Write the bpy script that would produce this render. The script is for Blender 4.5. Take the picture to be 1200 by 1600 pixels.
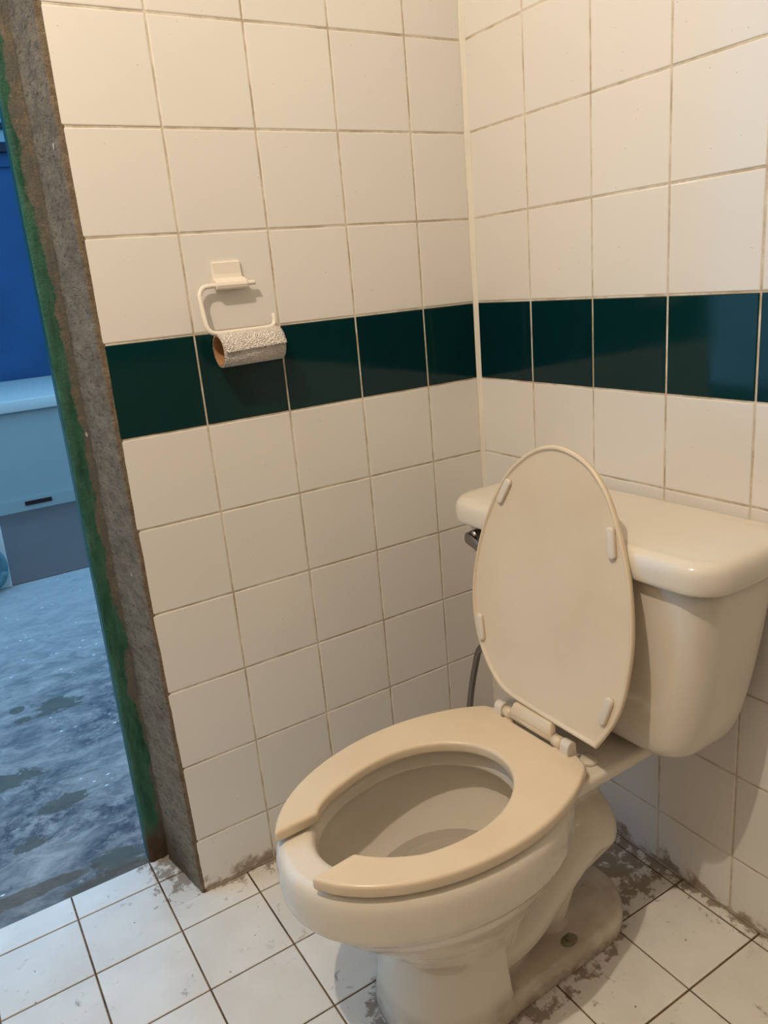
import bpy, bmesh, math, random
from mathutils import Vector, Matrix, noise as mnoise
random.seed(7)
S = bpy.context.scene
for o in list(bpy.data.objects):
    bpy.data.objects.remove(o, do_unlink=True)
COL = S.collection

# ------------------------------------------------------------------ camera
cam_d = bpy.data.cameras.new('camera')
cam_d.sensor_fit = 'VERTICAL'
cam_d.sensor_height = 32.0
cam_d.lens = 32.0 * 1210.9138 / 1600.0
cam_d.clip_start = 0.02
cam = bpy.data.objects.new('camera', cam_d)
COL.objects.link(cam)
RX = (0.8446867941, -0.5282280764, -0.0864830573)
RY = (-0.2229370878, -0.2003004700, -0.9540329012)
RZ = (0.4866243672, 0.8251392737, -0.2869527909)
M = Matrix(((RX[0], -RY[0], -RZ[0], -0.99625867),
            (RX[1], -RY[1], -RZ[1], -1.25760514),
            (RX[2], -RY[2], -RZ[2], 1.08762426),
            (0, 0, 0, 1)))
cam.matrix_world = M
S.camera = cam

# ------------------------------------------------------------------ light, exposure
S.view_settings.view_transform = 'Standard'
S.view_settings.look = 'None'
S.view_settings.exposure = 0.0
S.view_settings.gamma = 1.0
S.view_settings.use_curve_mapping = False

world = bpy.data.worlds.new('world')
S.world = world
world.use_nodes = True
bg = world.node_tree.nodes['Background']
bg.inputs['Color'].default_value = (0.27, 0.61, 1.0, 1)
bg.inputs['Strength'].default_value = 1.95

lamp_d = bpy.data.lights.new('ceiling_lamp', 'POINT')
lamp_d.energy = 54.0
lamp_d.color = (1.0, 0.87, 0.70)
lamp_d.shadow_soft_size = 0.016
lamp = bpy.data.objects.new('ceiling_lamp', lamp_d)
lamp.location = (-1.25, -0.80, 2.22)
COL.objects.link(lamp)

# ------------------------------------------------------------------ node helpers
def srgb(r, g, b):
    f = lambda c: (c / 255.0 / 12.92) if c / 255.0 <= 0.04045 else ((c / 255.0 + 0.055) / 1.055) ** 2.4
    return (f(r), f(g), f(b), 1.0)

class NT:
    def __init__(self, name, rough=0.4, spec=0.5, coat=0.0):
        self.m = bpy.data.materials.new(name)
        self.m.use_nodes = True
        self.t = self.m.node_tree
        self.b = self.t.nodes['Principled BSDF']
        self.b.inputs['Roughness'].default_value = rough
        self.b.inputs['Specular IOR Level'].default_value = spec
        self.b.inputs['Coat Weight'].default_value = coat
        self.b.inputs['Coat Roughness'].default_value = 0.05
        self._pos = None
    def n(self, typ, **kw):
        x = self.t.nodes.new(typ)
        for k, v in kw.items():
            setattr(x, k, v)
        return x
    def link(self, a, b):
        self.t.links.new(a, b)
    def setin(self, sock, v):
        if isinstance(v, bpy.types.NodeSocket):
            self.link(v, sock)
        else:
            sock.default_value = v
    @property
    def pos(self):
        if self._pos is None:
            self._pos = self.n('ShaderNodeNewGeometry').outputs['Position']
        return self._pos
    def objco(self):
        return self.n('ShaderNodeTexCoord').outputs['Object']
    def sep(self, v):
        s = self.n('ShaderNodeSeparateXYZ')
        self.link(v, s.inputs[0])
        return s.outputs
    def math(self, op, a, b=0.0, clamp=False):
        x = self.n('ShaderNodeMath', operation=op, use_clamp=clamp)
        self.setin(x.inputs[0], a)
        self.setin(x.inputs[1], b)
        return x.outputs[0]
    def rng(self, v, a, b, c=0.0, d=1.0, smooth=False):
        x = self.n('ShaderNodeMapRange')
        x.interpolation_type = 'SMOOTHSTEP' if smooth else 'LINEAR'
        x.clamp = True
        self.setin(x.inputs['Value'], v)
        for k, q in (('From Min', a), ('From Max', b), ('To Min', c), ('To Max', d)):
            self.setin(x.inputs[k], q)
        return x.outputs['Result']
    def scale(self, v, sc, off=(0, 0, 0)):
        x = self.n('ShaderNodeMapping')
        self.link(v, x.inputs['Vector'])
        x.inputs['Scale'].default_value = sc
        x.inputs['Location'].default_value = off
        return x.outputs[0]
    def noise(self, v, sc, detail=3.0, rough=0.55, dist=0.0):
        x = self.n('ShaderNodeTexNoise')
        self.link(v, x.inputs['Vector'])
        x.inputs['Scale'].default_value = sc
        x.inputs['Detail'].default_value = detail
        x.inputs['Roughness'].default_value = rough
        x.inputs['Distortion'].default_value = dist
        return x.outputs['Fac']
    def voro(self, v, sc):
        x = self.n('ShaderNodeTexVoronoi')
        self.link(v, x.inputs['Vector'])
        x.inputs['Scale'].default_value = sc
        return x.outputs['Distance']
    def mix(self, f, a, b):
        x = self.n('ShaderNodeMix', data_type='RGBA')
        self.setin(x.inputs[0], f)
        self.setin(x.inputs[6], a)
        self.setin(x.inputs[7], b)
        return x.outputs[2]
    def bump(self, h, strength=0.2, dist=0.001):
        x = self.n('ShaderNodeBump')
        x.inputs['Strength'].default_value = strength
        x.inputs['Distance'].default_value = dist
        self.link(h, x.inputs['Height'])
        self.link(x.outputs[0], self.b.inputs['Normal'])
    def color(self, v):
        self.setin(self.b.inputs['Base Color'], v)
    def rough(self, v):
        self.setin(self.b.inputs['Roughness'], v)
    def rand(self):
        return self.n('ShaderNodeObjectInfo').outputs['Random']
    def blob(self, cx, cy, rx, ry, warp, amt=0.5):
        """1 inside a ragged ellipse in plan, 0 outside"""
        p = self.sep(self.pos)
        dx = self.math('DIVIDE', self.math('SUBTRACT', p[0], cx), rx)
        dy = self.math('DIVIDE', self.math('SUBTRACT', p[1], cy), ry)
        d = self.math('SQRT', self.math('ADD', self.math('MULTIPLY', dx, dx), self.math('MULTIPLY', dy, dy)))
        w = self.math('MULTIPLY', self.math('SUBTRACT', warp, 0.5), amt * 4)
        return self.rng(self.math('ADD', d, w), 0.9, 1.05, 1.0, 0.0, True)
    def vmax(self, lst):
        r = lst[0]
        for q in lst[1:]:
            r = self.math('MAXIMUM', r, q)
        return r

def mat_wall_tile(name, col, col2, rough, dirt=True):
    t = NT(name, rough, 0.5)
    base = t.mix(t.rand(), col, col2)
    soft = t.noise(t.pos, 9.0, 2.0)
    base = t.mix(t.math('MULTIPLY', soft, 0.10), base, (col[0] * .85, col[1] * .78, col[2] * .68, 1))
    if dirt:
        sp = t.rng(t.voro(t.pos, 75.0), 0.045, 0.075, 1.0, 0.0)
        gate = t.rng(t.noise(t.pos, 31.0, 1.0), 0.54, 0.60)
        base = t.mix(t.math('MULTIPLY', t.math('MULTIPLY', sp, gate), 0.55), base, srgb(120, 100, 78))
        p = t.sep(t.pos)
        low = t.rng(t.math('ADD', p[2], t.math('MULTIPLY', t.math('SUBTRACT', t.noise(t.pos, 26.0, 4.0), 0.5), 0.16)), 0.0, 0.03, 1.0, 0.0, True)
        base = t.mix(t.math('MULTIPLY', low, 0.75), base, srgb(128, 100, 70))
    t.color(base)
    h = t.noise(t.pos, 7.0, 2.0)
    t.bump(h, 0.22, 0.006)
    return t.m

def mat_plain(name, col, rough=0.45, spec=0.5, nsc=20.0, namt=0.12, metal=0.0, bump=0.0, bsc=200.0):
    t = NT(name, rough, spec)
    t.b.inputs['Metallic'].default_value = metal
    nz = t.noise(t.objco(), nsc, 4.0)
    t.color(t.mix(t.math('MULTIPLY', nz, namt * 2), col, (col[0] * .6, col[1] * .55, col[2] * .48, 1)))
    if bump:
        t.bump(t.noise(t.objco(), bsc, 3.0), bump, 0.002)
    return t.m

WHITE_A = (0.79, 0.755, 0.71, 1)
WHITE_B = (0.755, 0.715, 0.67, 1)
M_TILE = mat_wall_tile('white_glazed_tile', WHITE_A, WHITE_B, 0.16)
M_GREEN = NT('dark_green_glazed_tile', 0.07, 0.30)
_g = M_GREEN
_c = _g.mix(_g.rand(), (0.0012, 0.021, 0.026, 1), (0.0022, 0.027, 0.027, 1))
_st = _g.math('MULTIPLY', _g.rng(_g.noise(_g.scale(_g.pos, (60, 60, 30)), 1.0, 5.0, 0.7, 1.5), 0.60, 0.72),
              _g.rng(_g.sep(_g.pos)[1], -0.56, -0.68, 0.0, 1.0))
_c = _g.mix(_g.math('MULTIPLY', _st, 0.10), _c, (0.3, 0.36, 0.34, 1))
_g.color(_c)
_g.rough(_g.rng(_g.noise(_g.pos, 14.0, 3.0), 0.3, 0.8, 0.05, 0.16))
_g.bump(_g.noise(_g.pos, 6.0, 1.0), 0.12, 0.006)
M_GREEN = _g.m

def mat_grout(name, col, col2, sc=18.0):
    t = NT(name, 0.9, 0.2)
    p = t.sep(t.pos)
    nz = t.noise(t.pos, sc, 5.0, 0.65)
    t.color(t.mix(t.rng(nz, 0.42, 0.62), col, col2))
    t.bump(t.noise(t.pos, 400.0, 3.0), 0.4, 0.001)
    return t.m
M_GROUT = mat_grout('wall_grout', srgb(216, 206, 188), srgb(180, 163, 140))
M_FGROUT = mat_grout('dirty_floor_grout', srgb(122, 96, 68), srgb(80, 60, 42))
M_CAULK = mat_plain('white_corner_grout', srgb(232, 225, 212), 0.7, 0.3, 30, 0.1)

# floor tile with grime
def mat_floor():
    t = NT('white_floor_tile', 0.32, 0.45)
    base = t.mix(t.rand(), (0.82, 0.785, 0.73, 1), (0.75, 0.71, 0.65, 1))
    base = t.mix(t.math('MULTIPLY', t.rng(t.noise(t.pos, 12.0, 4.0), .35, .7), 0.16), base, srgb(150, 130, 105))
    p = t.sep(t.pos)
    # grime builds up along the two walls, in the doorway corner and around the toilet foot
    a = t.math('MULTIPLY', t.rng(p[1], -0.05, 0.0), t.rng(p[0], -0.78, -0.72))
    b = t.rng(p[0], -0.055, -0.005)
    dx = t.math('DIVIDE', t.math('ADD', p[0], 0.355), 0.265)
    dy = t.math('DIVIDE', t.math('ADD', p[1], 0.440), 0.138)
    d = t.math('SQRT', t.math('ADD', t.math('MULTIPLY', dx, dx), t.math('MULTIPLY', dy, dy)))
    c = t.rng(d, 1.05, 0.96, 0, .8)
    dx = t.math('ADD', p[0], 0.762); dy = t.math('SUBTRACT', p[1], 0.095)
    dj = t.math('SQRT', t.math('ADD', t.math('MULTIPLY', dx, dx), t.math('MULTIPLY', t.math('MULTIPLY', dy, dy), 0.35)))
    e = t.rng(dj, 0.09, 0.02, 0.0, 0.95)
    # heavy dirt in the corner behind the toilet
    dx = t.math('DIVIDE', t.math('ADD', p[0], 0.06), 0.13); dy = t.math('DIVIDE', t.math('ADD', p[1], 0.40), 0.13)
    g = t.rng(t.math('SQRT', t.math('ADD', t.math('MULTIPLY', dx, dx), t.math('MULTIPLY', dy, dy))), 1.25, 0.55)
    prox = t.vmax([a, b, c, e, t.math('MULTIPLY', g, 1.0)])
    n1 = t.noise(t.pos, 34.0, 6.0, 0.68)
    mk = t.rng(t.math('ADD', n1, t.math('MULTIPLY', prox, 0.26)), 0.66, 0.76, 0, 1, True)
    base = t.mix(t.math('MULTIPLY', mk, 0.72), base, srgb(112, 86, 58))
    # faint scuffs and hairs in the walkway
    n2 = t.noise(t.scale(t.pos, (1, 1, 1)), 42.0, 5.0, 0.7, 0.6)
    gate = t.rng(t.noise(t.pos, 7.0, 1.0), 0.48, 0.58)
    sc = t.math('MULTIPLY', t.rng(n2, 0.60, 0.68), gate)
    base = t.mix(t.math('MULTIPLY', sc, 0.6), base, srgb(96, 84, 70))
    sp = t.rng(t.voro(t.pos, 38.0), 0.05, 0.08, 1.0, 0.0)
    gate2 = t.rng(t.noise(t.pos, 17.0, 1.0), 0.56, 0.62)
    base = t.mix(t.math('MULTIPLY', t.math('MULTIPLY', sp, gate2), 0.75), base, srgb(50, 40, 30))
    t.color(base)
    t.rough(t.rng(mk, 0, 1, 0.28, 0.75))
    t.bump(t.noise(t.pos, 11.0, 2.0), 0.15, 0.004)
    return t.m
M_FLOOR = mat_floor()

def mat_jamb():
    t = NT('rough_cement_and_green_paint', 0.85, 0.25)
    p = t.sep(t.pos)
    q = t.scale(t.pos, (1, .4, 1))
    n1 = t.noise(q, 45.0, 7.0, 0.72)
    n2 = t.noise(t.pos, 9.0, 4.0, 0.6)
    n3 = t.noise(t.scale(t.pos, (60, 60, 14)), 1.0, 5.0, 0.65)
    grey = t.mix(t.rng(n1, 0.35, 0.68), srgb(158, 140, 116), srgb(110, 96, 78))
    pit = t.rng(t.noise(q, 150.0, 4.0, 0.75), 0.54, 0.64)
    grey = t.mix(t.math('MULTIPLY', pit, 0.65), grey, srgb(78, 64, 50))
    # brown dirt running down the crack
    dist = t.math('ABSOLUTE', t.math('ADD', t.math('SUBTRACT', p[1], 0.136), t.math('MULTIPLY', t.math('SUBTRACT', n2, .5), 0.04)))
    crack = t.math('MULTIPLY', t.rng(dist, 0.022, 0.003), t.rng(n1, 0.42, 0.58))
    cem = t.mix(t.math('MULTIPLY', crack, 0.7), grey, srgb(106, 90, 74))
    cem = t.mix(t.math('MULTIPLY', t.rng(p[1], 0.1405, 0.1425), t.rng(n1, .34, .56, .25, .8)), cem, srgb(122, 123, 118))
    bot = t.math('MULTIPLY', t.rng(t.math('ADD', p[2], t.math('MULTIPLY', n1, 0.12)), 0.19, 0.10), t.rng(p[1], 0.02, 0.09))
    cem = t.mix(t.math('MULTIPLY', bot, 0.85), cem, srgb(84, 60, 38))
    # white paint flecks
    fl = t.math('MULTIPLY', t.rng(t.voro(t.scale(t.pos, (1, 1, .45)), 46.0), 0.08, 0.12, 1, 0), t.rng(t.noise(t.pos, 20.0, 1.0), .60, .64))
    cem = t.mix(fl, cem, srgb(215, 210, 200))
    # green paint with a ragged boundary near the outer edge
    edge = t.math('ADD', p[0], t.math('MULTIPLY', t.math('SUBTRACT', t.noise(t.scale(t.pos, (9, 9, 6)), 1.0, 8.0, 0.72), .5), 0.075))
    onflat = t.rng(p[1], 0.139, 0.143)
    gm = t.math('MULTIPLY', t.rng(edge, -0.7575, -0.7605), onflat)
    gm = t.math('MULTIPLY', gm, t.rng(p[2], 0.05, 0.09))
    green = t.mix(t.rng(n3, .35, .7), srgb(38, 88, 68), srgb(80, 128, 104))
    t.color(t.mix(gm, cem, green))
    t.rough(t.rng(gm, 0, 1, 0.9, 0.5))
    t.bump(t.math('ADD', n1, t.noise(q, 170.0, 5.0, 0.8)), 1.0, 0.006)
    return t.m
M_JAMB = mat_jamb()
M_GREENEDGE = mat_plain('dark_green_gloss_paint', srgb(8, 74, 62), 0.35, 0.5, 30, 0.2)

def mat_yard():
    t = NT('stained_concrete', 0.7, 0.35)
    p = t.sep(t.pos)
    n0 = t.noise(t.scale(t.pos, (1, 1.5, 1)), 2.6, 6.0, 0.65, 0.6)
    n1 = t.noise(t.scale(t.pos, (1, 1.6, 1)), 9.0, 9.0, 0.72, 0.8)
    n2 = t.noise(t.pos, 30.0, 6.0, 0.72)
    n4 = t.noise(t.scale(t.pos, (1, 2.2, 1), (3, 1, 0)), 20.0, 6.0, 0.75, 1.2)
    c = t.mix(t.rng(n1, .38, .64), srgb(96, 101, 106), srgb(160, 158, 156))
    c = t.mix(t.math('MULTIPLY', t.rng(p[1], 1.0, 1.9), 0.75), c, srgb(150, 152, 152))
    worn = t.rng(t.math('ADD', p[1], t.math('MULTIPLY', n0, 0.8)), 1.75, 1.35)
    c = t.mix(t.math('MULTIPLY', worn, t.math('MULTIPLY', t.rng(n0, .45, .58), t.rng(n2, .38, .58))), c, srgb(66, 72, 82))
    c = t.mix(t.math('MULTIPLY', t.rng(n4, .60, .70), 0.55), c, srgb(196, 196, 196))
    c = t.mix(t.math('MULTIPLY', t.rng(n4, .40, .33), 0.6), c, srgb(64, 68, 76))
    fl = t.math('MULTIPLY', t.rng(t.voro(t.scale(t.pos, (1, 1.6, 1)), 26.0), 0.10, 0.16, 1, 0), t.rng(t.noise(t.pos, 8.0, 2.0), .54, .60))
    c = t.mix(fl, c, srgb(215, 215, 215))
    w = t.math('ADD', t.math('MULTIPLY', n1, 0.6), t.math('MULTIPLY', n2, 0.4))
    wet = [t.blob(-.825, .99, .065, .042, w, 1.2), t.blob(-.93, 1.04, .022, .022, n2, .25), t.blob(-.925, .965, .024, .018, n2, .2),
           t.blob(-1.01, .67, .09, .036, w, 1.1), t.blob(-.90, .49, .06, .035, w, 1.2), t.blob(-.98, .38, .04, .028, w, 1.3),
           t.blob(-.84, .215, .045, .040, w, 1.3)]
    c = t.mix(t.math('MULTIPLY', t.vmax(wet), 0.85), c, srgb(80, 80, 72))
    mud = [t.blob(-1.06, .225, .17, .022, n2, .25), t.blob(-.86, .17, .09, .02, w, .6)]
    c = t.mix(t.math('MULTIPLY', t.vmax(mud), 0.7), c, srgb(84, 68, 48))
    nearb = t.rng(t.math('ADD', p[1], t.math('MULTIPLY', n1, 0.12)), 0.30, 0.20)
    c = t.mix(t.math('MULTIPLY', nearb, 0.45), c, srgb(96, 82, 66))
    t.color(c)
    t.rough(t.rng(n1, .3, .7, 0.5, 0.85))
    t.bump(t.math('ADD', n1, n2), 0.35, 0.006)
    return t.m
M_YARD = mat_yard()
M_SLAB = mat_plain('dark_yard_floor', srgb(96, 86, 84), 0.7, 0.3, 5.0, 0.25)
M_BLUE = NT('blue_painted_wall', 0.55, 0.4)
_b = M_BLUE
_b.color(_b.mix(_b.rng(_b.noise(_b.pos, 2.2, 6.0, .65), .42, .68), (0.0012, 0.040, 0.118, 1), (0.002, 0.055, 0.155, 1)))
M_BLUE = _b.m
M_BENCH = mat_plain('pale_painted_cement', srgb(140, 152, 152), 0.6, 0.4, 4.0, 0.10)
M_BENCHTOP = mat_plain('white_counter_top', srgb(178, 184, 182), 0.4, 0.5, 6.0, 0.06)
M_DARK = mat_plain('dark_brown_slot', srgb(48, 30, 30), 0.8, 0.2, 20, 0.2)
M_HOSEB = mat_plain('blue_plastic_hose', srgb(70, 112, 124), 0.4, 0.5, 30, 0.3)
M_PLASTER = mat_plain('painted_plaster', (0.42, 0.395, 0.36, 1), 0.7, 0.3, 3.0, 0.06)

# ------------------------------------------------------------------ mesh helpers
def link(o, parent=None):
    COL.objects.link(o)
    if parent is not None:
        o.parent = parent
    return o
def mesh_obj(name, verts, faces, mat, parent=None, smooth=False):
    me = bpy.data.meshes.new(name)
    me.from_pydata([tuple(v) for v in verts], [], faces)
    me.validate()
    bm = bmesh.new(); bm.from_mesh(me)
    bmesh.ops.recalc_face_normals(bm, faces=bm.faces)
    bm.to_mesh(me); bm.free()
    if mat: me.materials.append(mat)
    if smooth:
        for p in me.polygons: p.use_smooth = True
    return link(bpy.data.objects.new(name, me), parent)
def empty(name, loc=(0, 0, 0), rz=0.0):
    o = bpy.data.objects.new(name, None)
    o.empty_display_size = 0.05
    o.location = loc
    o.rotation_euler = (0, 0, rz)
    return link(o)
def tag(o, label, cat, group=None):
    o['label'] = label; o['category'] = cat
    if group: o['group'] = group
    return o
def structure(o, label=None):
    o['kind'] = 'structure'
    if label: o['label'] = label
    return o
class MB:
    def __init__(self): self.v = []; self.f = []
    def add(self, vs, fs):
        k = len(self.v)
        self.v += [tuple(q) for q in vs]
        self.f += [tuple(i + k for i in f) for f in fs]
        return self
    def box(self, a, b):
        x0, y0, z0 = a; x1, y1, z1 = b
        return self.add([(x0, y0, z0), (x1, y0, z0), (x1, y1, z0), (x0, y1, z0), (x0, y0, z1), (x1, y0, z1), (x1, y1, z1), (x0, y1, z1)],
                        [(0, 3, 2, 1), (4, 5, 6, 7), (0, 1, 5, 4), (1, 2, 6, 5), (2, 3, 7, 6), (3, 0, 4, 7)])
    def loft(self, rings, cap0=True, cap1=True):
        n = len(rings[0]); vs = [q for r in rings for q in r]; fs = []
        for i in range(len(rings) - 1):
            for j in range(n):
                a = i * n + j; b = i * n + (j + 1) % n
                fs.append((a, b, b + n, a + n))
        if cap0: fs.append(tuple(reversed(range(n))))
        if cap1: fs.append(tuple(range((len(rings) - 1) * n, len(rings) * n)))
        return self.add(vs, fs)
    def tube(self, pts, r, n=12, sx=1.0, up=None):
        """sweep a circle (radius r or list of radii; sx widens it sideways) along pts"""
        P = [Vector(p) for p in pts]
        rr = r if isinstance(r, (list, tuple)) else [r] * len(P)
        T = []
        for i in range(len(P)):
            d = P[min(i + 1, len(P) - 1)] - P[max(i - 1, 0)]
            T.append(d.normalized())
        u = Vector(up) if up else T[0].orthogonal()
        rings = []
        for i, p in enumerate(P):
            u = (u - T[i] * u.dot(T[i])).normalized()
            w = T[i].cross(u)
            rings.append([p + u * (rr[i] * sx * math.cos(2 * math.pi * k / n)) + w * (rr[i] * math.sin(2 * math.pi * k / n)) for k in range(n)])
        return self.loft(rings)
    def build(self, name, mat, parent=None, smooth=False):
        return mesh_obj(name, self.v, self.f, mat, parent, smooth)
def catmull(P, k=8):
    P = [Vector(p) for p in P]
    Q = [P[0] * 2 - P[1]] + P + [P[-1] * 2 - P[-2]]
    out = []
    for i in range(1, len(Q) - 2):
        a, b, c, d = Q[i - 1], Q[i], Q[i + 1], Q[i + 2]
        for j in range(k):
            t = j / k
            out.append(0.5 * ((2 * b) + (c - a) * t + (2 * a - 5 * b + 4 * c - d) * t * t + (3 * b - a - 3 * c + d) * t ** 3))
    out.append(P[-1])
    return out
def apply_mods(o):
    bpy.context.view_layer.update()
    dg = bpy.context.evaluated_depsgraph_get()
    me = bpy.data.meshes.new_from_object(o.evaluated_get(dg))
    o.modifiers.clear()
    old = o.data; o.data = me
    bpy.data.meshes.remove(old)
    return o
def bevel(o, w, seg=3, ang=0.6, harden=False):
    m = o.modifiers.new('bevel', 'BEVEL'); m.width = w; m.segments = seg
    m.limit_method = 'ANGLE'; m.angle_limit = ang
    for p in o.data.polygons: p.use_smooth = True
    apply_mods(o)
    return o

# tile: front face towards -Y in its own space, spans (0..w, 0..h) in X,Z; rounded arris
_tile_cache = {}
def tile_mesh(w, h, mat, thick=0.004):
    key = (round(w, 3), round(h, 3), mat.name)
    if key in _tile_cache: return _tile_cache[key]
    def ring(i, y): return [(-w / 2 + i, y, -h / 2 + i), (w / 2 - i, y, -h / 2 + i), (w / 2 - i, y, h / 2 - i), (-w / 2 + i, y, h / 2 - i)]
    b = MB().loft([ring(0, thick), ring(0, 0.0012), ring(0.0005, 0.0004), ring(0.0018, 0.0)], cap0=False)
    me = bpy.data.meshes.new('tile'); me.from_pydata(b.v, [], b.f)
    bm = bmesh.new(); bm.from_mesh(me); bmesh.ops.recalc_face_normals(bm, faces=bm.faces)
    # open shell: make the front face look along -Y
    ff = max(bm.faces, key=lambda f: f.calc_area() if abs(f.normal.y) > .9 else 0)
    if ff.normal.y > 0: bmesh.ops.reverse_faces(bm, faces=bm.faces)
    bm.to_mesh(me); bm.free()
    me.materials.append(mat)
    _tile_cache[key] = me
    return me
def put_tile(parent, me, loc, rot, jit=0.004, name='tile'):
    o = bpy.data.objects.new(name, me)
    E = Matrix.Rotation(random.uniform(-jit, jit), 4, 'X') @ Matrix.Rotation(random.uniform(-jit, jit), 4, 'Z')
    o.matrix_world = Matrix.Translation(loc) @ rot @ E
    return link(o, parent)

# ------------------------------------------------------------------ room shell
ROWS = [0.0, 0.1130, 0.2712, 0.4245, 0.5755, 0.7265, 0.8783, 1.0279, 1.183, 1.3342, 1.4878, 1.640, 1.792, 1.944, 2.096]
COLS1 = [0.0, -0.1273, -0.2777, -0.4282, -0.5807, -0.7300]
COLS2 = [0.0, -0.1582, -0.3084, -0.4585, -0.6094, -0.761, -0.912, -1.063, -1.214]
CEIL = 2.45; XL = -1.95; YB = -1.72; DOOR_L = -1.60; DOOR_H = 2.02; WT = 0.15
G = 0.0010   # grout lies this far behind the tile faces
EPS = 0.0

w1 = MB()
w1.box((-0.726, G, -.1), (0.12, WT, CEIL))
w1.box((XL - .1, G, -.1), (DOOR_L, WT, CEIL))
w1.box((DOOR_L, G, DOOR_H), (-0.726, WT, CEIL))
wall_left = structure(w1.build('wall_left', M_GROUT), 'white tiled wall with dark green tile band beside the doorway')
wall_right = structure(MB().box((G, YB - .1, -.1), (0.12, G - .0001, CEIL)).build('wall_right', M_GROUT), 'white tiled wall with dark green tile band behind the toilet')

R1 = Matrix.Identity(4)
R2 = Matrix.Rotation(-math.pi / 2, 4, 'Z')      # -Y -> -X
gr = 0.0030
def cells(lines, first_gap):
    out = []
    for i in range(len(lines) - 1):
        a = lines[i] - (first_gap if i == 0 else gr / 2); b = lines[i + 1] + gr / 2
        out.append((a, b))
    return out
for wall, cols, rot, axis in ((wall_left, COLS1, R1, 0), (wall_right, COLS2, R2, 1)):
    for ci, (a, b) in enumerate(cells(cols, 0.0065)):
        if axis == 0 and ci == 4: b = -0.7295
        for ri in range(len(ROWS) - 1):
            z0 = ROWS[ri] + (0.003 if ri == 0 else gr / 2); z1 = ROWS[ri + 1] - gr / 2
            mat = M_GREEN if ri == 6 else M_TILE
            me = tile_mesh(a - b, z1 - z0, mat)
            c = ((a + b) / 2, 0, (z0 + z1) / 2) if axis == 0 else (0, (a + b) / 2, (z0 + z1) / 2)
            put_tile(wall, me, c, rot, 0.0035)
# corner grout bead
bead = MB()
rings = []
for k in range(41):
    z = 2.09 * k / 40
    e = 0.0008 * math.sin(k * 1.7)
    rings.append([(-0.0068 + e, G, z), (-0.0045 + e, -0.0012, z), (-0.0012, -0.0045 - e, z), (G, -0.0068 - e, z), (G, G, z)])
bead.loft(rings)
structure(bead.build('trim_1', M_CAULK), 'pale grout bead in the tiled corner')

# floor
fl = MB().box((XL - .1, YB - .1, -0.10), (0.12, G, -0.0022))
fl.box((DOOR_L, G, -0.10), (-0.70, 0.1485, -0.0022))
floor = structure(fl.build('floor', M_FGROUT), 'dirty white tiled bathroom floor with brown joints')
FX = [0.0, -0.0225, -0.1795, -0.336, -0.488, -0.640, -0.792, -0.944, -1.094, -1.245, -1.396, -1.548, -1.70]
FY = [0.149, 0.0805, -0.0658, -0.215, -0.362, -0.516, -0.6665, -0.818, -0.970, -1.121, -1.272]
RF = Matrix.Rotation(-math.pi / 2, 4, 'X')      # -Y -> +Z
for i in range(len(FX) - 1):
    for j in range(len(FY) - 1):
        x0, x1 = FX[i + 1] + 0.0015, FX[i] - 0.0015
        y0, y1 = FY[j + 1] + 0.0015, FY[j] - 0.0015
        if j == 0:
            if x1 > -0.72 or x0 < DOOR_L: continue
            if i == 5: x1 = -0.70
            y1 = 0.149
        if j == 1 and (x1 > -0.72 or x0 < DOOR_L): 
            # tiles cut along the wall
            y1 = -0.002
        if i == 0: x1 = -0.001
        if i == 5 and j == 1:
            put_tile(floor, tile_mesh(0.0615, 0.0805, M_FLOOR), (x0 + .03075, 0.0385, 0), RF, 0.002)
            put_tile(floor, tile_mesh(0.0615, 0.0655, M_FLOOR), (x0 + .03075, 0.1155, 0), RF, 0.002)
        me = tile_mesh(x1 - x0, y1 - y0, M_FLOOR)
        put_tile(floor, me, ((x0 + x1) / 2, (y0 + y1) / 2, 0), RF, 0.003)

# the rest of the room (behind and beside the photographer)
def tiled_wall_mat():
    t = NT('plain_tiled_wall', 0.2, 0.5)
    p = t.sep(t.pos)
    band = t.math('MULTIPLY', t.rng(p[2], 0.877, 0.879), t.rng(p[2], 1.029, 1.027))
    t.color(t.mix(band, (0.36, 0.335, 0.30, 1), (0.002, 0.024, 0.027, 1)))
    return t.m
M_FARWALL = tiled_wall_mat()
structure(MB().box((XL - .1, YB - .1, 0), (0.12, YB, CEIL)).build('wall_front', M_FARWALL), 'tiled wall behind the photographer')
structure(MB().box((XL - .1, YB, 0), (XL, G, CEIL)).build('wall_back', M_FARWALL), 'tiled wall beyond the doorway')
structure(MB().box((XL - .1, YB - .1, CEIL), (0.12, WT, CEIL + .1)).build('ceiling', M_PLASTER), 'painted ceiling')

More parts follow.
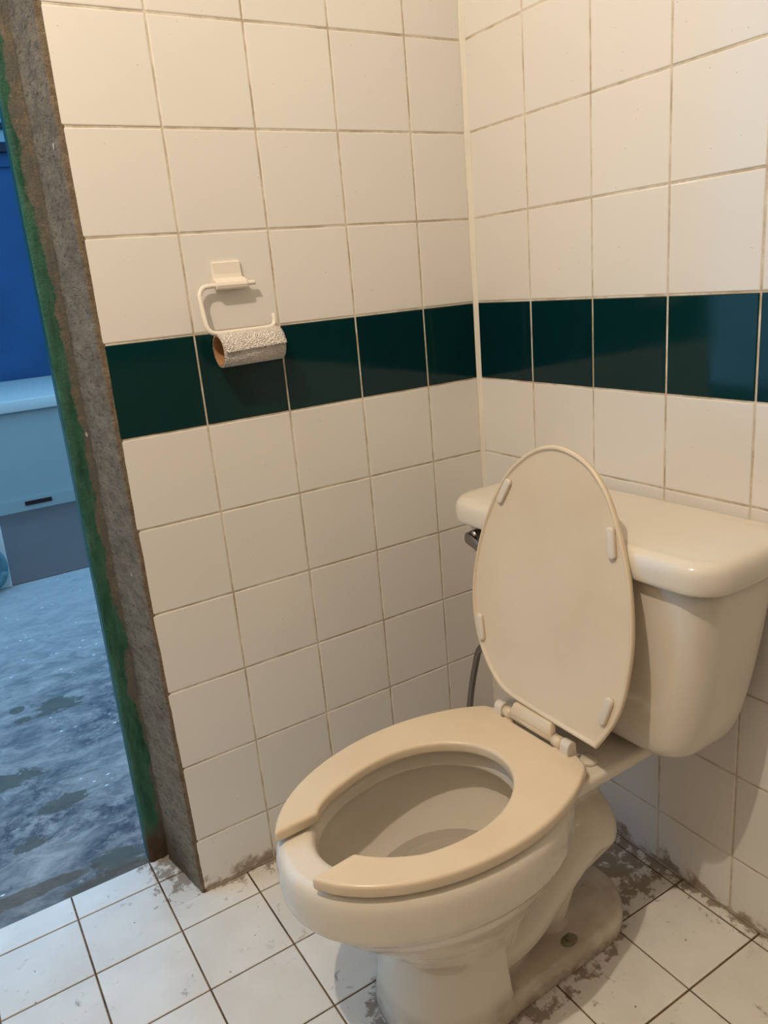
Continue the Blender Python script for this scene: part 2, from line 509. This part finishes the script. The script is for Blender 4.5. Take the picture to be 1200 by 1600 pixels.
# ------------------------------------------------------------------ door jamb
def jamb():
    mb = MB(); NZ = 260; Z1 = DOOR_H + .02
    rows = []
    for k in range(NZ + 1):
        z = Z1 * k / NZ
        cx = -0.7565 + 0.0105 * min(z / 1.22, 1.3)
        gx = -0.7905 + 0.0125 * min(z / 1.22, 1.3)
        jag = 0.0016 * mnoise.noise(Vector((3.1, 0, z * 55))) + 0.0018 * mnoise.noise(Vector((9.1, 0, z * 17)))
        ax = -0.7318 + jag
        row = [(-0.722, 0.0006, z), (ax + 0.0012, -0.0012, z), (ax - 0.0012, 0.0012, z)]
        NA = 16
        for i in range(1, NA + 1):
            t = i / NA
            x = ax + (cx - ax) * t; y = 0.0012 + (0.141 - 0.0012) * t
            d = 0.0022 * mnoise.noise(Vector((x * 60, y * 60, z * 22))) + 0.0012 * mnoise.noise(Vector((x * 200, y * 160, z * 130)))
            if i == NA: x += 0.007; y += 0.006
            row.append((x - d, y, z))
        NB = 7
        for i in range(1, NB + 1):
            t = i / NB
            x = cx + (gx + 0.002 - cx) * t
            d = 0.0016 * mnoise.noise(Vector((x * 90, 7, z * 26))) + 0.001 * mnoise.noise(Vector((x * 220, 3, z * 140)))
            if i == NB: d = 0
            row.append((x, 0.1445 - d - (0.0012 if i < NB else 0), z))
        row += [(gx, 0.1465, z), (gx, 0.150, z)]
        rows.append(row)
    n = len(rows[0])
    vs = [q for r in rows for q in r]; fs = []
    for k in range(NZ):
        for i in range(n - 1):
            a = k * n + i
            fs.append((a, a + 1, a + 1 + n, a + n))
    mb.add(vs, fs)
    return mb.build('trim_2', M_JAMB, None, True)
structure(jamb(), 'rough grey cement door jamb with peeling green paint')
rings = []
for k in range(21):
    z = (DOOR_H + .02) * k / 20
    gx = -0.7905 + 0.0125 * min(z / 1.22, 1.3)
    rings.append([(gx + .0008, 0.1503, z), (gx - .0006, 0.1515, z), (gx - .0006, 0.176, z), (-0.70, 0.176, z), (-0.70, 0.1503, z)])
structure(MB().loft(rings).build('trim_3', M_GREENEDGE), 'thin dark green outer edge of the door jamb')

# ------------------------------------------------------------------ yard outside
YZ = -0.012
structure(MB().box((-5, 0.149, YZ - .1), (4, 2.2, YZ)).build('floor_yard', M_YARD), 'stained concrete floor outside the doorway')
structure(MB().box((-5, 2.2, YZ - .1), (4, 4.95, YZ + .004)).build('floor_slab', M_SLAB), 'darker floor strip in front of the counter')  # far strip of the yard floor, given a darker colour
structure(MB().box((-5, 4.95, YZ), (4, 5.1, 3.2)).build('wall_yard', M_BLUE), 'bright blue painted wall outside')
structure(MB().box((-5, 4.925, 2.04), (4, 4.95, 2.05)).build('trim_4', M_BLUE), 'thin ledge on the blue wall')

M_WFRAME = mat_plain('dark_window_frame', srgb(20, 28, 44), 0.6, 0.3, 20, 0.2)
M_PANE = mat_plain('dusty_window_pane', srgb(120, 150, 160), 0.3, 0.5, 3.0, 0.3)
win = structure(MB().box((-.45, 4.905, 2.13), (1.2, 4.955, 2.19)).box((-.45, 4.905, 2.27), (1.2, 4.955, 2.31)).box((-.45, 4.905, 2.60), (1.2, 4.955, 2.64)).box((-.49, 4.905, 2.13), (-.45, 4.955, 2.64)).box((1.2, 4.905, 2.13), (1.24, 4.955, 2.64)).build('window_1', M_WFRAME), 'high window above the blue wall')
MB().box((-.45, 4.93, 2.19), (1.2, 4.952, 2.27)).build('pane', M_PANE, win)
MB().box((-.45, 4.93, 2.31), (1.2, 4.952, 2.60)).build('pane', M_PANE, win)
# ------------------------------------------------------------------ toilet
M_PORC = NT('cream_vitreous_china', 0.10, 0.5)
_t = M_PORC
_c = _t.mix(_t.math('MULTIPLY', _t.rng(_t.noise(_t.objco(), 6.0, 3.0), .4, .7), 0.25), (0.76, 0.685, 0.575, 1), (0.70, 0.61, 0.485, 1))
_p = _t.sep(_t.objco())
_foot = _t.rng(_t.math('ADD', _p[2], _t.math('MULTIPLY', _t.math('SUBTRACT', _t.noise(_t.objco(), 38.0, 5.0, .65), .5), 0.10)), -0.022, 0.020, 1, 0)
_c = _t.mix(_t.math('MULTIPLY', _foot, 0.7), _c, srgb(96, 74, 48))
_film = _t.math('MULTIPLY', _t.rng(_p[2], 0.060, 0.036), _t.rng(_t.noise(_t.objco(), 14.0, 4.0), .30, .60))
_c = _t.mix(_t.math('MULTIPLY', _film, 0.42), _c, srgb(118, 88, 56))
_mk = _t.math('MULTIPLY', _t.rng(_t.noise(_t.objco(), 30.0, 5.0, .7), .66, .74), _t.rng(_p[2], 0.12, 0.05))
_c = _t.mix(_t.math('MULTIPLY', _mk, 0.6), _c, srgb(84, 64, 42))
_t.color(_c)
M_PORC = _t.m
M_SEAT = NT('beige_plastic_seat', 0.26, 0.45)
_t = M_SEAT
_c = _t.mix(_t.rng(_t.noise(_t.objco(), 9.0, 4.0), .4, .7), (0.76, 0.62, 0.445, 1), (0.72, 0.575, 0.40, 1))
_st = _t.math('MULTIPLY', _t.rng(_t.noise(_t.objco(), 34.0, 5.0, .7), .68, .80), 0.3)
_c = _t.mix(_st, _c, srgb(150, 122, 70))
_t.color(_c)
M_SEAT = _t.m
M_HINGE = mat_plain('cream_plastic', (0.74, 0.65, 0.54, 1), 0.3, 0.45, 20, 0.05)
M_CHROME = mat_plain('tarnished_chrome', (0.30, 0.28, 0.27, 1), 0.30, 0.5, 60, 0.2, 1.0)
M_BOLT = mat_plain('corroded_bolt', srgb(142, 136, 108), 0.7, 0.3, 120, 0.4, 0.0)

toilet = tag(empty('toilet', (0, -0.432, 0), 0.025), 'cream toilet with raised lid and open front seat against the tiled wall', 'toilet')
W = lambda u, v, z: (-u, v, z)

def egg(ub, uf, hw, z, um=None, n=48, p=2.0):
    if um is None: um = ub + (uf - ub) * 0.47
    r = []
    for k in range(n):
        t = 2 * math.pi * k / n
        c, s = math.cos(t), math.sin(t)
        cc = math.copysign(abs(c) ** (2 / p), c); ss = math.copysign(abs(s) ** (2 / p), s)
        r.append(W(um + (uf - um if c > 0 else um - ub) * cc, hw * ss, z))
    return r
def rrect(u0, u1, hw, z, rad, n=6, vo=0.0):
    r = []
    for cx, cy, a0 in ((u1 - rad, hw - rad, 0), (u0 + rad, hw - rad, 90), (u0 + rad, -hw + rad, 180), (u1 - rad, -hw + rad, 270)):
        for k in range(n + 1):
            a = math.radians(a0 + 90 * k / n)
            r.append(W(cx + rad * math.cos(a), vo + cy + rad * math.sin(a), z))
    return r

def bowl():
    mb = MB()
    # bowl shell: outside from the bottom up, over the rim and down the inside
    outer = [(0.10, .36, .560, .085), (0.14, .345, .575, .095), (0.175, .325, .603, .112), (0.205, .305, .633, .130), (0.235, .284, .664, .148), (0.262, .268, .690, .161),
             (0.282, .2595, .7065, .1685), (0.289, .2575, .7145, .1735), (0.293, .256, .7185, .1765), (0.300, .2555, .7195, .1775), (0.330, .255, .721, .178), (0.347, .256, .720, .1770), (0.357, .260, .715, .1725), (0.362, .268, .706, .165)]
    inner = [(0.362, .335, .676, .130), (0.359, .342, .668, .123), (0.350, .347, .663, .118), (0.330, .349, .660, .116), (0.325, .344, .666, .121), (0.323, .320, .684, .140), (0.315, .312, .692, .150),
             (0.29, .312, .690, .150), (0.265, .318, .672, .143), (0.24, .328, .645, .131), (0.215, .338, .612, .115), (0.19, .35, .57, .095), (0.165, .365, .525, .072), (0.145, .385, .485, .045)]
    rings = [egg(a, b, c, z, um=(0.47 if z > .2 else None)) for z, a, b, c in outer] + [egg(a, b, c, z, um=0.49 if z > .28 else None) for z, a, b, c in inner]
    mb.loft(rings)
    # front column of the pedestal
    col = [(0.0, .425, .592, .108), (0.03, .425, .588, .104), (0.08, .427, .578, .097), (0.115, .429, .572, .094), (0.135, .430, .570, .092)]
    def colring(z, a, b, h):
        r = []
        n = 40
        # flat back with crisp side corners, round front
        for k in range(n):
            t = -math.pi / 2 + math.pi * k / (n - 1)
            c = abs(math.cos(t)) ** 0.72
            r.append(W(a + .045 + (b - a - .045) * c, h * math.copysign(abs(math.sin(t)) ** 0.95, math.sin(t)), z))
        r.append(W(a, h * .985, z)); r.append(W(a, -h * .985, z))
        return r
    mb.loft([colring(*c) for c in col])
    # foot plate
    def foot(z, e):
        r = []
        for k in range(33):
            t = math.pi / 2 + math.pi * k / 32
            r.append(W(.222 + (.102 - e) * math.cos(t), (.103 - e) * math.sin(t), z))
        r.append(W(.50, -.104 + e, z)); r.append(W(.50, .104 - e, z))
        return r
    mb.loft([foot(0, 0), foot(.022, .001), foot(.030, .004), foot(.035, .010), foot(.037, .03)])
    # trapway
    path = catmull([(-.47, 0, .075), (-.40, 0, .074), (-.345, 0, .090), (-.29, 0, .138), (-.245, 0, .182), (-.212, 0, .203), (-.205, 0, .178), (-.25, 0, .11), (-.285, 0, .03)], 6)
    nr = len(path)
    mb.tube(path, [.054 + .009 * min(1, max(0, (k / nr - .3) * 4)) - min(.026, max(0, (k / nr - .72)) * .2) for k in range(nr)], 24, 1.42, (0, 1, 0))
    # neck and deck under the tank
    mb.loft([rrect(.165, .27, .040, .20, .03), rrect(.155, .28, .045, .255, .03), rrect(.14, .30, .058, .285, .03), rrect(.105, .33, .082, .312, .03), rrect(.065, .34, .106, .330, .02),
             rrect(.047, .34, .1205, .341, .012), rrect(.045, .34, .1225, .357, .012), rrect(.048, .34, .119, .362, .010)])
    o = mb.build('bowl', M_PORC, toilet, True)
    m = o.modifiers.new('r', 'REMESH'); m.mode = 'VOXEL'; m.voxel_size = 0.0032; m.use_smooth_shade = True
    m = o.modifiers.new('s', 'SMOOTH'); m.factor = 0.5; m.iterations = 8
    apply_mods(o)
    for p in o.data.polygons: p.use_smooth = True
    return o
bowl_o = bowl()

# standing water in the bowl
wm = NT('bowl_water', 0.02, 0.5)
wm.b.inputs['Transmission Weight'].default_value = 0.75
wm.b.inputs['IOR'].default_value = 1.33
wm.color((0.92, 0.88, 0.80, 1))
water = MB()
water.loft([egg(.336, .597, .1145, .190, None, 40), egg(.337, .597, .1145, .2045, None, 40)])
water.build('water', wm.m, toilet)

# tank
tk = MB()
tk.loft([rrect(.06, .150, .155, .371, .04), rrect(.045, .172, .181, .374, .045), rrect(.036, .189, .197, .382, .05), rrect(.03, .196, .208, .398, .05), rrect(.027, .199, .218, .43, .05), rrect(.025, .202, .231, .49, .05),
         rrect(.022, .205, .244, .59, .05), rrect(.02, .206, .250, .65, .05), rrect(.02, .207, .2515, .676, .05)])
tank = tk.build('tank', M_PORC, toilet, True)
tl = MB()
tl.loft([rrect(.012, .214, .258, .669, .05), rrect(.006, .222, .265, .667, .052), rrect(.003, .2255, .2685, .671, .054), rrect(.003, .226, .269, .690, .054), rrect(.005, .2235, .2665, .702, .052),
         rrect(.009, .217, .260, .7095, .048), rrect(.018, .205, .248, .7135, .042), rrect(.045, .17, .21, .7145, .03)])
tank_lid = tl.build('tank_lid', M_PORC, toilet, True)
for o in (tank, tank_lid):
    m = o.modifiers.new('sub', 'SUBSURF'); m.levels = 2; m.render_levels = 2
    apply_mods(o)

# flush lever, front left of the tank
lv = MB()
lv.tube(catmull([(-.205, .196, .650), (-.216, .195, .650), (-.222, .194, .650)], 3), .011, 14)
lever = lv.build('flush_lever', M_CHROME, toilet, True)
lever['label'] = 'tarnished chrome flush lever'
lv = MB()
prof = [(-.226, .204, .647), (-.229, .191, .646), (-.230, .16, .637), (-.230, .125, .625)]
lv.tube(catmull(prof, 5), [.0105] * 15 + [.008], 10, 0.45, (1, 0, 0))
lv.build('lever_arm', M_CHROME, lever, True)

# seat
def seat():
    a, b, uc = .25, .169, .47
    pts = []
    vt = .052
    # outer edge, left prong round the back to the right prong
    t0 = math.asin(vt / b)
    t1 = math.pi - math.asin(.112 / b)
    L = []
    for k in range(45):
        t = t0 + (t1 - t0) * k / 44
        L.append((uc + a * math.cos(t), b * math.sin(t)))
    back = [(.2705, .083), (.284, .080), (.284, .066), (.273, .064), (.273, .048), (.283, .046)]
    IN = []
    ui, ai_f, ai_b, bi = .50, .160, .138, .1085
    s0 = math.acos((.642 - ui) / ai_f)
    for k in range(41):
        t = s0 + (math.pi - s0) * k / 40
        A = ai_f if math.cos(t) > 0 else ai_b
        IN.append((ui + A * math.cos(t), bi * math.sin(t)))
    right = lambda P: [(u, -v) for u, v in reversed(P)]
    outer = L + back + right(back) + right(L)
    inner = right(IN)[:-1] if False else [(u, -v) for u, v in IN] + [(u, v) for u, v in reversed(IN[:-1])]
    outer = [(u, v - .004) for u, v in outer]
    inner = [(u, v - .012 * min(1, max(0, (.655 - u) / .08))) for u, v in inner]
    poly = outer + inner
    z0, z1 = .3665, .3855
    n = len(poly)
    vs = [W(u, v, z0) for u, v in poly] + [W(u, v, z1) for u, v in poly]
    fs = [tuple(range(n)), tuple(range(2 * n - 1, n - 1, -1))] + [(i, (i + 1) % n, (i + 1) % n + n, i + n) for i in range(n)]
    o = mesh_obj('seat', vs, fs, M_SEAT, toilet)
    bm = bmesh.new(); bm.from_mesh(o.data)
    bmesh.ops.recalc_face_normals(bm, faces=bm.faces)
    bm.to_mesh(o.data); bm.free()
    bevel(o, .0065, 4, 0.9)
    for p in o.data.polygons:
        if abs(p.normal.z) > .9995: p.use_smooth = False
    return o
seat_o = seat()
# pads between seat and rim
for (u, v) in ((.64, .095), (.64, -.095), (.36, .14), (.36, -.14)):
    MB().loft([rrect(u - .016, u + .016, .006, .3605, .0055, 4, v), rrect(u - .016, u + .016, .006, .367, .0055, 4, v)]).build('seat_pad', M_HINGE, seat_o, True)

# raised lid
lid_lean = math.atan2(.065, .436)
def lid_pt(s, v, d):
    """s along the lid from the hinge, v sideways, d behind the front (under-) face"""
    u = .2795 - s * math.sin(lid_lean) - d * math.cos(lid_lean)
    z = .402 + s * math.cos(lid_lean) - d * math.sin(lid_lean)
    return W(u, v, z)
def lid():
    pts = [(.0145, -.1285), (.016, -.06), (.018, 0.0), (.0209, .0502), (.0277, .0788), (.0501, .1091), (.0788, .1325), (.1128, .150), (.161, .1614), (.2177, .1609), (.2872, .1466), (.3511, .1193),
           (.3888, .093), (.4208, .0535), (.4359, .0147), (.4357, -.0215), (.4245, -.0563), (.4066, -.0825), (.3793, -.1066), (.3392, -.1291), (.297, -.1469), (.256, -.1602),
           (.196, -.1705), (.1501, -.171), (.1013, -.1664), (.0601, -.1535), (.0145, -.1285)]
    out = [(q.x, q.y) for q in catmull([(a, b, 0) for a, b in pts], 4)][:-1]
    def ring(scale, d):
        cs = .21
        return [lid_pt(cs + (s - cs) * scale, v * scale, d) for s, v in out]
    mb = MB()
    mb.loft([ring(.955, .0035), ring(.965, .0030), ring(.972, .0008), ring(.978, 0), ring(.992, 0), ring(.9985, .0015), ring(1.0, .0035), ring(.998, .0065), ring(.988, .0095), ring(.95, .0105)])
    return mb.build('seat_lid', M_SEAT, toilet, True)
lid_o = lid()
def bumper(s, v, rot):
    mb = MB(); rings = []
    for (d, e) in ((.0045, 0), (-.0010, 0), (-.0026, .0014), (-.0030, .0035)):
        r = []
        for k in range(20):
            t = 2 * math.pi * k / 20
            x = (.007 - e) * math.cos(t); y = (.016 if math.sin(t) > 0 else -.016) + (.007 - e) * math.sin(t)
            r.append(lid_pt(s + y * math.cos(rot) - x * math.sin(rot), v + y * math.sin(rot) + x * math.cos(rot), d))
        rings.append(r)
    mb.loft(rings)
    return mb.build('bumper', M_HINGE, lid_o, True)
bumper(.352, .101, -0.45); bumper(.318, -.119, 0.22); bumper(.113, .135, 0.30); bumper(.078, -.139, -0.25)
# hinge
ux, hz = .2765, .394
MB().tube([W(ux, -.0455, hz), W(ux, .0455, hz)], .0085, 18).build('hinge_barrel', M_SEAT, lid_o, True)
flap = MB()
flap.loft([[W(ux + .008, -.0455, hz + .002), W(ux + .008, .0455, hz + .002), W(ux - .004, .0455, hz), W(ux - .004, -.0455, hz)],
           [W(ux + .0085, -.0455, hz + .010), W(ux + .0085, .0455, hz + .010), W(ux - .006, .0455, hz + .012), W(ux - .006, -.0455, hz + .012)],
           [W(ux + .002, -.041, hz + .024), W(ux + .002, .041, hz + .024), W(ux - .008, .041, hz + .024), W(ux - .008, -.041, hz + .024)]])
bevel(flap.build('hinge_flap', M_SEAT, lid_o), .003, 3, .5)
for sgn in (1, -1):
    MB().tube([W(ux, sgn * .047, hz - .002), W(ux, sgn * .0635, hz - .002)], .0095, 18).build('knuckle', M_SEAT, seat_o, True)
    post = MB(); rings = []
    for v in (.0655, .0665, .0815, .0825):
        e = .0012 if v in (.0655, .0825) else 0
        r = [W(ux + .012 - e, sgn * v, .362), W(ux - .012 + e, sgn * v, .362)]
        for k in range(13):
            a = math.pi * k / 12
            r.append(W(ux - (.0095 - e) * math.cos(a), sgn * v, hz + (.0105 - e) * math.sin(a)))
        rings.append(r)
    post.loft(rings)
    post.build('hinge_post', M_HINGE, toilet)
    cap = MB()
    cu, cv = ux - .028, sgn * .088
    def disc(r, z, tilt=0.0): return [W(cu + r * math.cos(2 * math.pi * k / 20), cv + r * math.sin(2 * math.pi * k / 20), z + tilt * math.cos(2 * math.pi * k / 20)) for k in range(20)]
    cap.loft([disc(.0150, .3615), disc(.0150, .366), disc(.013, .3685), disc(.006, .3695)])
    cap.build('bolt_cap', M_HINGE, toilet, True)
# floor bolt on the foot
for sgn in (1, -1):
    bo = MB()
    c = lambda r, z, n=8: [W(.287 + r * math.cos(2 * math.pi * k / n + .2), sgn * .080 + r * math.sin(2 * math.pi * k / n + .2), z) for k in range(n)]
    c = lambda r, z, n=20, e=1.0: [W(.287 + e * r * math.cos(2 * math.pi * k / n + .2), sgn * .078 + r * math.sin(2 * math.pi * k / n + .2), z) for k in range(n)]
    bo.loft([c(.0105, .034, 20, 1.5), c(.0105, .0385, 20, 1.5), c(.0085, .0405, 20, 1.5)])
    bo.loft([c(.0065, .0405, 6), c(.0065, .0455, 6)])
    bo.loft([c(.003, .0455, 10), c(.003, .050, 10)])
    b_ = bo.build('floor_bolt', M_BOLT, toilet)
    b_['label'] = 'corroded floor bolt'

# supply hose in the corner
hose = MB()
hp = catmull([(-.018, -.062, .120), (-.06, -.060, .118), (-.105, -.060, .128), (-.126, -.066, .165), (-.130, -.078, .222), (-.130, -.097, .294), (-.130, -.120, .355), (-.128, -.150, .368), (-.118, -.20, .358), (-.112, -.232, .362), (-.11, -.245, .369)], 12)
rad = [.0066 + .0004 * (i % 2) for i in range(len(hp))]
hose.tube(hp, rad, 14)
hose_o = tag(empty('supply_hose', (-.018, -.062, .12)), 'dark braided metal water hose in the corner beside the toilet tank', 'hose')
def local(o, mb):
    mb.v = [(x - o.location.x, y - o.location.y, z - o.location.z) for x, y, z in mb.v]
    return mb
local(hose_o, hose).build('hose', M_CHROME, hose_o, True)
va = MB()
va.tube([(0.0, -.062, .120), (-.03, -.062, .120)], .012, 16)
va.tube([(-.001, -.062, .120), (-.006, -.062, .120)], .026, 24)
local(hose_o, va).build('stop_valve', M_CHROME, hose_o, True)

# ------------------------------------------------------------------ paper holder and roll
M_WHITEP = mat_plain('white_plastic', (0.83, 0.76, 0.66, 1), 0.28, 0.5, 20, 0.03)
M_PAPER = NT('embossed_tissue_paper', 0.95, 0.1)
_t = M_PAPER
_t.color((0.87, 0.80, 0.73, 1))
_t.bump(_t.math('ADD', _t.voro(_t.scale(_t.objco(), (1, 1, 1)), 420.0), _t.noise(_t.objco(), 180.0, 2.0)), 1.0, 0.004)
M_PAPER = _t.m
M_CORE = mat_plain('brown_cardboard', srgb(176, 132, 92), 0.8, 0.2, 60, 0.12)

WY = -.0125
holder = tag(empty('paper_holder', (-.511, 0, 1.12)), 'white wall mounted toilet paper holder with a bent wire arm', 'paper holder')
pl = MB()
prof = [(0.0, 1.137), (-.0045, 1.137), (-.0062, 1.1355), (-.0068, 1.118), (-.0080, 1.1125), (-.0095, 1.1100), (-.0115, 1.1095), (WY - .002, 1.1085), (WY - .0065, 1.1045), (WY - .008, 1.1000), (WY - .0065, 1.0955), (WY - .001, 1.0930), (-.010, 1.0932), (-.007, 1.0950), (-.004, 1.099), (0.0, 1.100)]
rings = []
for x, e in ((-.5355, .0012), (-.5345, 0), (-.4885, 0), (-.4875, .0012)):
    r = []
    for (y, z) in prof:
        xx = x
        if z < 1.111: xx = x - .002 if x < -.51 else x + .0035
        r.append((xx, y + (e if y < -.004 else 0), z))
    rings.append(r)
pl.loft(rings)
local(holder, pl).build('mount', M_WHITEP, holder)
wire = MB()
wp = catmull([(-.4755, WY, 1.1010), (-.49, WY, 1.1008), (-.53, WY, 1.1005), (-.556, WY, 1.1002), (-.5665, WY, 1.0975), (-.5725, WY, 1.089), (-.5725, WY, 1.075), (-.570, WY, 1.050), (-.568, WY, 1.0385), (-.563, WY, 1.0305), (-.553, WY, 1.0272), (-.53, WY, 1.0268), (-.49, WY, 1.0272), (-.462, WY, 1.0278), (-.4535, WY, 1.0305), (-.4505, WY, 1.037), (-.4505, WY, 1.0485)], 8)
wp = [Vector((q.x + .0065 * min(1, max(0, (q.z - 1.03) / .065)), WY - (1.101 - q.z) * .25, q.z)) for q in wp]
wire.tube(wp, .0039, 12)
local(holder, wire).build('wire_arm', M_WHITEP, holder, True)

RC = Vector((-.5005, WY - .0185, 1.0000)); RL = .0535; RO = .0268; RI = .0240
roll = tag(empty('toilet_paper_roll', RC), 'nearly empty white toilet paper roll with brown core on the wire arm', 'paper roll')
tilt = 0.02
def hollow(ro, ri, hl, n=40):
    mb = MB(); rings = []
    for (x, r) in ((-hl, ri), (-hl, ro), (hl, ro), (hl, ri)):
        rings.append([(x, r * math.cos(2 * math.pi * k / n), r * math.sin(2 * math.pi * k / n)) for k in range(n)])
    rings.append(rings[0])
    return mb.loft(rings, False, False)
hollow(RO, RI, RL).build('paper', M_PAPER, roll, True)
hollow(RI - .0001, RI - .0010, RL + .0004).build('core', M_CORE, roll, True)
sh = MB(); rings = []
NS = 26
for k in range(NS + 1):
    a = math.radians(125 - 128 * k / NS)       # from the wall side over the top to the front
    lift = .0007 + (0.0018 * ((k - 20) / 6.0) ** 2 if k > 20 else 0)
    r = RO + lift
    ring = []
    for i in range(15):
        x = -RL + 2 * RL * i / 14
        aa = a + math.radians(5.5) * (i / 14 - .5) * (k / NS) + (math.radians(1.5) * mnoise.noise(Vector((x * 160, 1, 4))) if k == NS else 0)
        ring.append((x + .0015 * (k / NS), -r * math.cos(aa), r * math.sin(aa)))
    back = [(x, -(math.hypot(y, z) - .0005) * (y / -math.hypot(y, z)) * 1.0, (math.hypot(y, z) - .0005) * z / math.hypot(y, z)) for x, y, z in reversed(ring)]
    rings.append(ring + back)
sh.loft(rings)
sh.build('loose_sheet', M_PAPER, roll, True)
roll.rotation_euler = (0, -tilt, 0)

# ------------------------------------------------------------------ counter and things outside
ctr = tag(empty('counter', (-.5, 3.5, YZ)), 'long pale counter with thick white top in front of the blue wall', 'counter')
def at(o, mb): return local(o, mb)
at(ctr, MB().box((-4.5, 3.53, YZ + .004), (3.5, 4.94, .556))).build('body', M_BENCH, ctr)
bevel(at(ctr, MB().box((-4.5, 3.49, .556), (3.5, 4.945, .622))).build('counter_top', M_BENCHTOP, ctr), .006, 2)
at(ctr, MB().box((-4.5, 3.515, YZ + .004), (3.5, 3.53, .062))).build('plinth', M_BENCH, ctr)
at(ctr, MB().box((-.56, 3.509, .022), (-.415, 3.516, .045))).build('drain_slot', M_DARK, ctr)

box = tag(empty('white_panel', (-.86, 2.2, YZ)), 'pale upright board standing on the yard floor at the photo edge', 'board')
pb = MB()
pb.loft([[(-1.25, 2.19, YZ + .001), (-.799, 2.19, YZ + .001), (-.799, 2.24, YZ + .001), (-1.25, 2.24, YZ + .001)],
         [(-1.25, 2.19, .62), (-.78, 2.19, .62), (-.78, 2.24, .62), (-1.25, 2.24, .62)]])
bevel(at(box, pb).build('board', M_BENCHTOP, box), .004, 2)
hb = MB()
circ = []
for k in range(41):
    a = 2 * math.pi * k / 40 * 1.15 - 1.2
    circ.append((-.90 + .085 * math.cos(a), 2.165 - .02 * k / 40, .100 + .092 * math.sin(a)))
hb.tube(circ, .0155, 12)
tag(hb.build('garden_hose', M_HOSEB, None, True), 'loop of blue plastic hose leaning on the pale board', 'hose')
